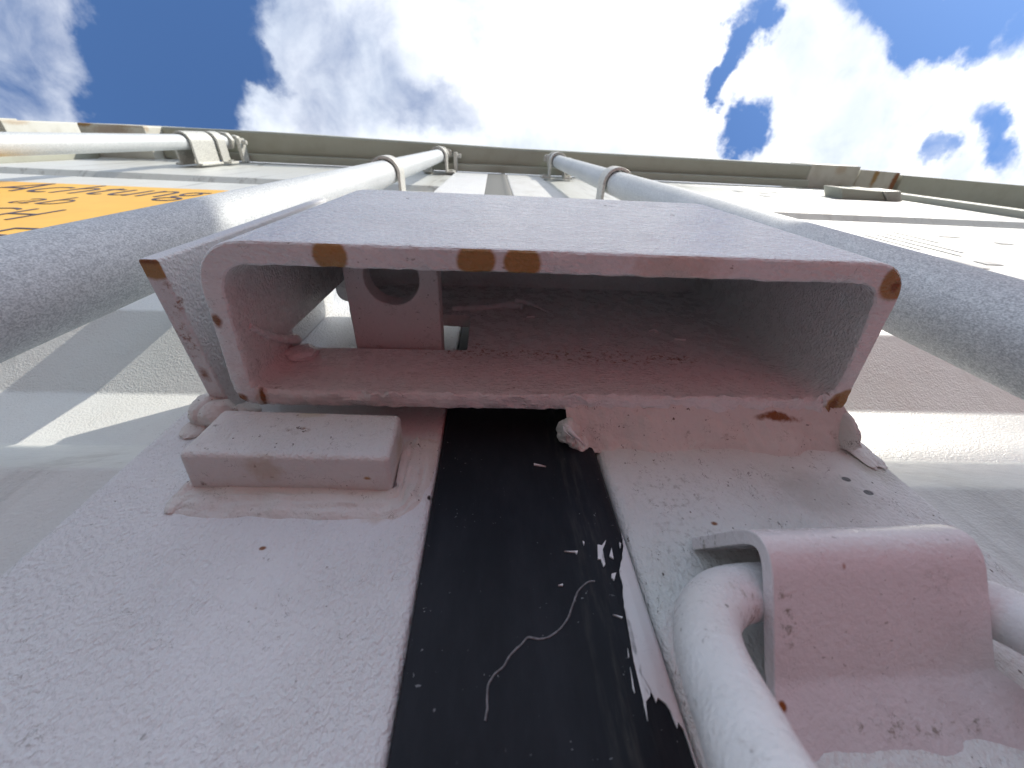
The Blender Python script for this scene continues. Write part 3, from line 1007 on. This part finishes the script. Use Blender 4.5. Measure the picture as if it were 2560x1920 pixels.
def skirt(u, v):
    i_ = min(int(round(u * nu_)), nu_)
    a, c = ups[i_], los[i_]
    q = a.lerp(c, v)
    sag = math.sin(math.pi * v)
    q.y -= 0.0011 * sag
    env = min(1, v * 5) * min(1, (1 - v) * 4)
    fold = nz(u * 18, v * 1.6, 3) * 0.0013 + nz(u * 5 + v * 5, v * 7, 8) * 0.0012 + nz(u * 40, v * 9, 1) * 0.0003
    q.y += fold * env
    q.z += 0.0012 * v * nz(u * 14, 2, 5)
    return q


w.grid(skirt, nu_, nv_)
w.blob((-0.0915, 0.0950, 0.0815), (0.0030, 0.0018, 0.0050), 31, 0.15, 24)
w.build('weld_bead', M['weld'], blkob, smooth=60, fix=False)

# upright plate beside the box
fp = MB().hexa([(-0.1043, 0.0345, 0.1190), (-0.0986, 0.0345, 0.1192), (-0.0992, 0.0950, 0.1240), (-0.1052, 0.0950, 0.1235)],
               [(-0.1043, 0.0345, 0.2560), (-0.0986, 0.0345, 0.2560), (-0.0992, 0.0950, 0.2350), (-0.1052, 0.0950, 0.2350)])
flap = fp.build('side_plate', M['flap'], left, smooth=40, bevel=0.0009, seg=3)
w = MB()
w.blob((-0.1062, 0.0915, 0.1225), (0.0062, 0.0056, 0.0080), 41, 0.10, 28)
w.blob((-0.1010, 0.0912, 0.1190), (0.0062, 0.0052, 0.0060), 43, 0.10, 28)
w.blob((-0.1075, 0.0945, 0.1150), (0.0046, 0.0016, 0.0060), 45, 0.14, 28)
w.blob((-0.0945, 0.0935, 0.1240), (0.0056, 0.0030, 0.0046), 47, 0.14, 28)
for i in range(6):
    w.blob((-0.1056, 0.0945, 0.138 + i * 0.016), (0.0028, 0.0032, 0.0130), 50 + i, 0.25, 14)
w.build('weld_bead', M['weld'], flap, smooth=60, fix=False)

# ------------------------------------------------------------------ bent bracket with the steel loop under it
prof = [(0.0957, 0.0690), (0.0765, 0.0572), (0.0712, 0.0502), (0.0957, 0.0318)]
op = rounded([(0.0930, 0.0660), (0.0633, 0.0483), (0.0885, 0.0303), (0.0957, 0.0195)], [0, 0.0080, 0.0060, 0], 14, closed=False)


def offset_line(pl2, d):
    out_ = []
    for i, p in enumerate(pl2):
        a = Vector(pl2[max(i - 1, 0)])
        c = Vector(pl2[min(i + 1, len(pl2) - 1)])
        t = (c - a).normalized()
        out_.append((p[0] - t.y * d, p[1] + t.x * d))
    return out_


ip = offset_line(op, 0.0031)
poly = op + list(reversed(ip))
br = MB()
nx = 70
kk = len(poly)
vs = []
for i in range(nx + 1):
    u = i / nx
    for (y, z) in poly:
        fl = max(0.0, min(1.0, (0.0322 - z) / 0.011)) if y > 0.080 else 0.0
        fl = fl * fl * (3 - 2 * fl)
        x0_, x1_ = 0.0572 - 0.0030 * fl, 0.1050 + 0.0170 * fl
        x = x0_ + (x1_ - x0_) * u
        w_ = fl * (0.0009 * nz(u * 9, z * 160, 3) + 0.0005 * nz(u * 26, z * 320, 6))
        vs.append((x, y + 0.0003 * nz(u * 4, y * 60, z * 60) + w_, z + 0.0010 * u + 0.0003 * nz(u * 3, 3, z * 40) + 0.0016 * fl * fl * nz(u * 7, 1, 2)))
fs = [(i * kk + j, i * kk + (j + 1) % kk, (i + 1) * kk + (j + 1) % kk, (i + 1) * kk + j) for i in range(nx) for j in range(kk)]
fs += [tuple(reversed(range(kk))), tuple(range(nx * kk, nx * kk + kk))]
brk = br.add(vs, fs).build('bent_bracket', M['bracket'], right, smooth=40, bevel=0.0008, seg=3)

loop = thing('steel_loop', 'white painted steel loop held under the bent bracket on the right door', 'loop', (0.08, 0.075, -0.02))
lp = [(0.038, 0.048, -0.040), (0.0335, 0.0500, -0.020), (0.0315, 0.0545, -0.002), (0.0325, 0.0598, 0.0075), (0.0335, 0.0635, 0.0131),
      (0.0353, 0.0670, 0.0183), (0.0374, 0.0715, 0.0250), (0.0395, 0.0747, 0.0310), (0.0430, 0.0775, 0.0370), (0.0490, 0.0803, 0.0420),
      (0.0560, 0.0825, 0.0448), (0.066, 0.0840, 0.0462), (0.085, 0.0845, 0.0468), (0.098, 0.0842, 0.0455), (0.1075, 0.0835, 0.0430),
      (0.1125, 0.0822, 0.0385), (0.1135, 0.0790, 0.0310), (0.1125, 0.0740, 0.0200), (0.1105, 0.0670, 0.0050), (0.1075, 0.0600, -0.012),
      (0.1010, 0.0530, -0.032), (0.085, 0.0480, -0.048), (0.062, 0.0465, -0.052), (0.045, 0.0470, -0.048)]
MB().tube(spline(lp, 10), lambda u: 0.0059 * (1 + 0.02 * nz(u * 14, 4, 0)), 28).build('loop_rod', M['loop'], loop, smooth=80)


# ------------------------------------------------------------------ locking bars
def strap(mb, cx_, cy_, z, h, r, t, foot=0.03):
    """U-shaped strap round the pipe with two feet on the door"""
    n_ = 18
    po, pi_ = [], []
    for i in range(n_ + 1):
        a = math.pi * i / n_
        po.append((cx_ + (r + t) * math.cos(a), cy_ - (r + t) * math.sin(a)))
        pi_.append((cx_ + r * math.cos(a), cy_ - r * math.sin(a)))
    yb = 0.0952
    outl = [(cx_ + r + t + foot, yb), (cx_ + r + t + foot, yb - t), (cx_ + r + t, yb - t)] + po + \
           [(cx_ - r - t, yb - t), (cx_ - r - t - foot, yb - t), (cx_ - r - t - foot, yb)]
    inl = [(cx_ - r, yb)] + list(reversed(pi_)) + [(cx_ + r, yb)]
    poly_ = outl + inl
    k_ = len(poly_)
    o = len(outl)
    vs_ = [(x, y, zz) for zz in (z, z + h) for (x, y) in poly_]
    mb.add(vs_, [(i, (i + 1) % k_, k_ + (i + 1) % k_, k_ + i) for i in range(k_)])
    # caps as quads between outer and inner lines
    for base, flip in ((0, False), (k_, True)):
        q = []
        oi = list(range(2, o - 2))
        ii = [o + len(inl) - 1 - j for j in range(len(inl))]
        m_ = min(len(oi), len(ii))
        for j in range(m_ - 1):
            f = (base + oi[j], base + oi[j + 1], base + ii[j + 1], base + ii[j])
            q.append(tuple(reversed(f)) if flip else f)
        q.append((base + 0, base + 1, base + 2, base + ii[0]))
        q.append((base + o - 3, base + o - 2, base + o - 1, base + ii[-1]))
        mb.add([], []) if False else None
        mb.f += [tuple(i + (len(mb.v) - 2 * k_) for i in f) for f in q]
    return mb


def locking_bar(x, y, ztop, dx, dy, label, guide_z, big=False):
    """galvanised pipe with guides, and a cam and keeper at its head"""
    t = thing('locking_bar', label, 'locking bar', (x, y, -0.5), 'galvanised locking bars on the doors')

    def at(z):
        return x + dx * z, y + dy * z
    zs = [-0.52 + (ztop + 0.52) * i / 60 for i in range(61)]
    MB().tube([(*at(z), z) for z in zs], 0.017, 48).build('pipe', M['galv'], t, smooth=50)
    for gz in guide_z:
        gx, gy = at(gz)
        mb = strap(MB(), gx, gy, gz, 0.034, 0.0185, 0.0045, 0.026)
        s_ = mb.build('guide_strap', M['bolt'], t, smooth=40, bevel=0.001, seg=2)
        for sx in (-0.036, 0.036):
            MB().tube([(gx + sx, 0.094, gz + 0.017), (gx + sx, 0.087, gz + 0.017)], 0.008, 6).build('bolt', M['bolt'], s_, smooth=30)
    hx, hy = at(ztop)
    # keeper
    kb = strap(MB(), hx, hy, ztop - 0.075, 0.038, 0.0195, 0.0055, 0.022)
    kp = kb.build('keeper', M['bolt'], t, smooth=40, bevel=0.0012, seg=2)
    for sx in (-0.036, 0.036):
        MB().tube([(hx + sx, 0.094, ztop - 0.056), (hx + sx, 0.086, ztop - 0.056)], 0.008, 6).build('bolt', M['bolt'], kp, smooth=30)
    # cam head with two lugs
    cm = MB()
    cm.prism(rounded([(hx - 0.022, hy + 0.018), (hx - 0.026, hy - 0.010), (hx - 0.010, hy - 0.024), (hx + 0.012, hy - 0.022), (hx + 0.026, hy - 0.004), (hx + 0.020, hy + 0.018)], 0.006, 4), 2, ztop - 0.004, ztop + 0.014)
    cm.prism(rounded([(hx - 0.034, hy + 0.004), (hx - 0.030, hy - 0.014), (hx - 0.016, hy - 0.016), (hx - 0.012, hy + 0.006)], 0.004, 4), 2, ztop + 0.0145, ztop + 0.030)
    cm.prism(rounded([(hx + 0.010, hy + 0.010), (hx + 0.014, hy - 0.018), (hx + 0.030, hy - 0.014), (hx + 0.034, hy + 0.004)], 0.004, 4), 2, ztop + 0.0145, ztop + 0.034)
    cm.build('cam', M['bolt'], t, smooth=35, bevel=0.0015, seg=2)
    # keeper plate on the header's face side
    kpm = MB()
    kpm.box(hx + 0.040, hx + 0.050, hy - 0.010, 0.094, ztop - 0.012, ztop + 0.018)
    kpm.tube([(hx + 0.038, hy, ztop + 0.004), (hx + 0.062, hy, ztop + 0.004)], 0.006, 10)
    kpm.build('cam_keeper', M['bolt'], t, smooth=35, bevel=0.001, seg=2)
    if big:
        sl = strap(MB(), hx, hy, ztop - 0.185, 0.095, 0.0188, 0.0055, 0.010)
        sl.build('clamp_sleeve', M['bolt'], t, smooth=40, bevel=0.002, seg=2)
    return t


locking_bar(-0.1635, 0.0520, 1.395, 0.0, 0.0, 'galvanised locking bar just left of the lock box', (0.665,))
locking_bar(0.1862, 0.0512, 1.370, 0.003, 0.0, 'galvanised locking bar just right of the lock box', (0.645,))
locking_bar(-0.795, 0.0430, 1.375, 0.0, 0.0, 'sunlit locking bar with a broad sleeve, above the orange sticker', (0.35,), big=True)

# ------------------------------------------------------------------ sticker
stk = MB().box(-1.08, -0.468, 0.0990, 0.0994, 0.345, 0.780)
stick = stk.build('sticker', M['sticker'], left, smooth=0, label='orange sticker with dark blue lettering')


def words(txt, x, z, size, y=0.0986, align='LEFT', sx=1.0):
    cu = bpy.data.curves.new('lettering', 'FONT')
    cu.body = txt
    cu.size = size
    cu.align_x = align
    cu.extrude = 0.0002
    cu.offset = -0.0022
    cu.resolution_u = 3
    ob = bpy.data.objects.new('lettering', cu)
    COL.objects.link(ob)
    d_ = bpy.context.evaluated_depsgraph_get()
    me = bpy.data.meshes.new_from_object(ob.evaluated_get(d_))
    bpy.data.objects.remove(ob)
    bpy.data.curves.remove(cu)
    vs_ = [(x + v.co.x * sx, y - v.co.z, z + v.co.y) for v in me.vertices]
    fs_ = [tuple(p.vertices) for p in me.polygons]
    bpy.data.meshes.remove(me)
    MB().add(vs_, fs_).build('lettering', M['ink'], stick, smooth=0, fix=False)


words('Achtung', -0.470, 0.672, 0.150, align='RIGHT', sx=0.62)
words('ab', -0.572, 0.575, 0.098, align='RIGHT', sx=0.75)
words('CH', -0.525, 0.472, 0.108, align='RIGHT', sx=0.62)
words('E', -0.462, 0.370, 0.104, align='RIGHT', sx=0.62)

# faded print on the right leaf
for (x, z, w_, h_) in ((0.545, 0.41, 0.012, 0.05), (0.575, 0.43, 0.022, 0.016), (0.585, 0.47, 0.004, 0.13), (0.610, 0.49, 0.004, 0.12),
                       (0.560, 0.50, 0.004, 0.09), (0.640, 0.55, 0.004, 0.08), (0.70, 0.60, 0.03, 0.012), (0.75, 0.56, 0.02, 0.012),
                       (0.70, 1.20, 0.02, 0.03), (0.76, 1.18, 0.025, 0.02), (0.82, 1.21, 0.02, 0.03), (0.88, 1.19, 0.03, 0.02),
                       (0.72, 1.10, 0.02, 0.03), (0.79, 1.11, 0.025, 0.02), (0.86, 1.09, 0.02, 0.03), (0.93, 1.12, 0.02, 0.02)):
    MB().box(x, x + w_, 0.0991, 0.0996, z, z + h_).build('faded_print', M['faded'], right, smooth=0)

# ------------------------------------------------------------------ vent box on the right leaf
vt = MB().hexa([(0.9450, 0.0730, 1.130), (1.0620, 0.0775, 1.130), (1.0880, 0.1000, 1.130), (0.9600, 0.1000, 1.130)],
               [(0.9450, 0.0730, 1.200), (1.0620, 0.0775, 1.200), (1.0880, 0.1000, 1.200), (0.9600, 0.1000, 1.200)])
vent = vt.build('vent_cover', M['header'], right, smooth=30, bevel=0.002)
mm = MB().hexa([(1.0635, 0.0765, 1.127), (1.1130, 0.0745, 1.127), (1.1320, 0.1000, 1.127), (1.0900, 0.1000, 1.127)],
               [(1.0635, 0.0765, 1.200), (1.1130, 0.0745, 1.200), (1.1320, 0.1000, 1.200), (1.0900, 0.1000, 1.200)])
for i in range(7):
    for j in range(5):
        px_, py_ = 1.072 + i * 0.0062 + j * 0.0032, 0.0790 + j * 0.0042
        mm.tube([(px_, py_, 1.1268), (px_, py_, 1.1245)], 0.0018, 6)
mm.build('vent_mesh', M['mesh'], vent, smooth=30)

# ------------------------------------------------------------------ neighbouring containers
nl = thing('shipping_container', 'white container beyond the left corner, its header just in frame', 'container', (-2.7, 0.6, -0.6))
MB().box(-3.70, -1.445, 0.19, 6.05, -0.60, 1.66).build('container_body', M['sheet'], nl)
MB().box(-3.55, -1.500, 0.0200, 0.075, ZH, ZH + 0.12).build('header_beam', M['header'], nl, bevel=0.003)
MB().box(-3.55, -1.501, 0.0140, 0.0195, ZH - 0.006, ZH + 0.10).build('rain_lip', M['casting'], nl, bevel=0.001)
MB().box(-3.55, -1.50, 0.097, 0.19, -0.60, ZH - 0.001).build('door_panel', M['sheet'], nl, bevel=0.003)
MB().box(-1.499, -1.440, 0.0175, 0.17, ZH - 0.012, ZH + 0.24).build('corner_casting', M['casting'], nl, bevel=0.003)

nr = thing('shipping_container', 'white container beyond the right corner, its deep header running out of frame', 'container', (2.7, 0.6, -0.6))
MB().box(1.300, 3.75, 0.19, 6.05, -0.60, 1.60).build('container_body', M['sheet'], nr)
MB().hexa([(1.395, 0.0460, ZH), (3.55, 0.110, ZH), (3.55, 0.205, ZH), (1.395, 0.118, ZH)],
          [(1.395, 0.0460, ZH + 0.12), (3.55, 0.110, ZH + 0.12), (3.55, 0.205, ZH + 0.12), (1.395, 0.118, ZH + 0.12)]).build('header_beam', M['header'], nr, bevel=0.003)
MB().box(1.36, 3.55, 0.145, 0.19, -0.60, ZH - 0.001).build('door_panel', M['sheet'], nr, bevel=0.003)
MB().hexa([(1.240, 0.0355, ZH + 0.006), (1.385, 0.0400, ZH + 0.006), (1.385, 0.16, ZH + 0.006), (1.240, 0.16, ZH + 0.006)],
          [(1.240, 0.0355, ZH + 0.12), (1.385, 0.0400, ZH + 0.12), (1.385, 0.16, ZH + 0.12), (1.240, 0.16, ZH + 0.12)]).build('corner_casting', M['casting'], nr, bevel=0.003)

# ------------------------------------------------------------------ concrete pier added out of view to throw the shade on the lower doors
blocker = thing('shade_blocker', 'added unseen grey concrete pier standing opposite the container doors', 'blocker', (1.0, -0.95, -ZC))
MB().box(0.775, 1.60, -1.25, -0.93, -ZC, 1.055).build('blocker_shaft', M['concrete'], blocker, bevel=0.004)
MB().box(0.745, 1.63, -1.28, -0.90, 1.056, 1.270).build('blocker_cap', M['cap'], blocker, bevel=0.006)

# ------------------------------------------------------------------ red crate added out of view to bounce pink onto the undersides
M['crate'] = simple("red_reflector", (0.66, 0.060, 0.060), 0.5, 0, 0.08, 20)
ct = thing('bounce_reflector', 'added unseen red plastic crate with a closed lid, standing before the right door', 'crate', (0.30, -0.45, -ZC))
MB().hexa([(0.08, -0.80, -0.749), (0.70, -0.80, -0.749), (0.70, -0.12, -0.749), (0.08, -0.12, -0.749)],
          [(0.0, -0.86, -0.225), (0.78, -0.86, -0.225), (0.78, -0.06, -0.225), (0.0, -0.06, -0.225)]).build('reflector_body', M['crate'], ct, bevel=0.015)
MB().hexa([(-0.015, -0.875, -0.224), (0.795, -0.875, -0.224), (0.795, -0.045, -0.224), (-0.015, -0.045, -0.224)],
          [(0.0, -0.86, -0.190), (0.78, -0.86, -0.190), (0.78, -0.06, -0.190), (0.0, -0.06, -0.190)]).build('reflector_lid', M['crate'], ct, bevel=0.008)
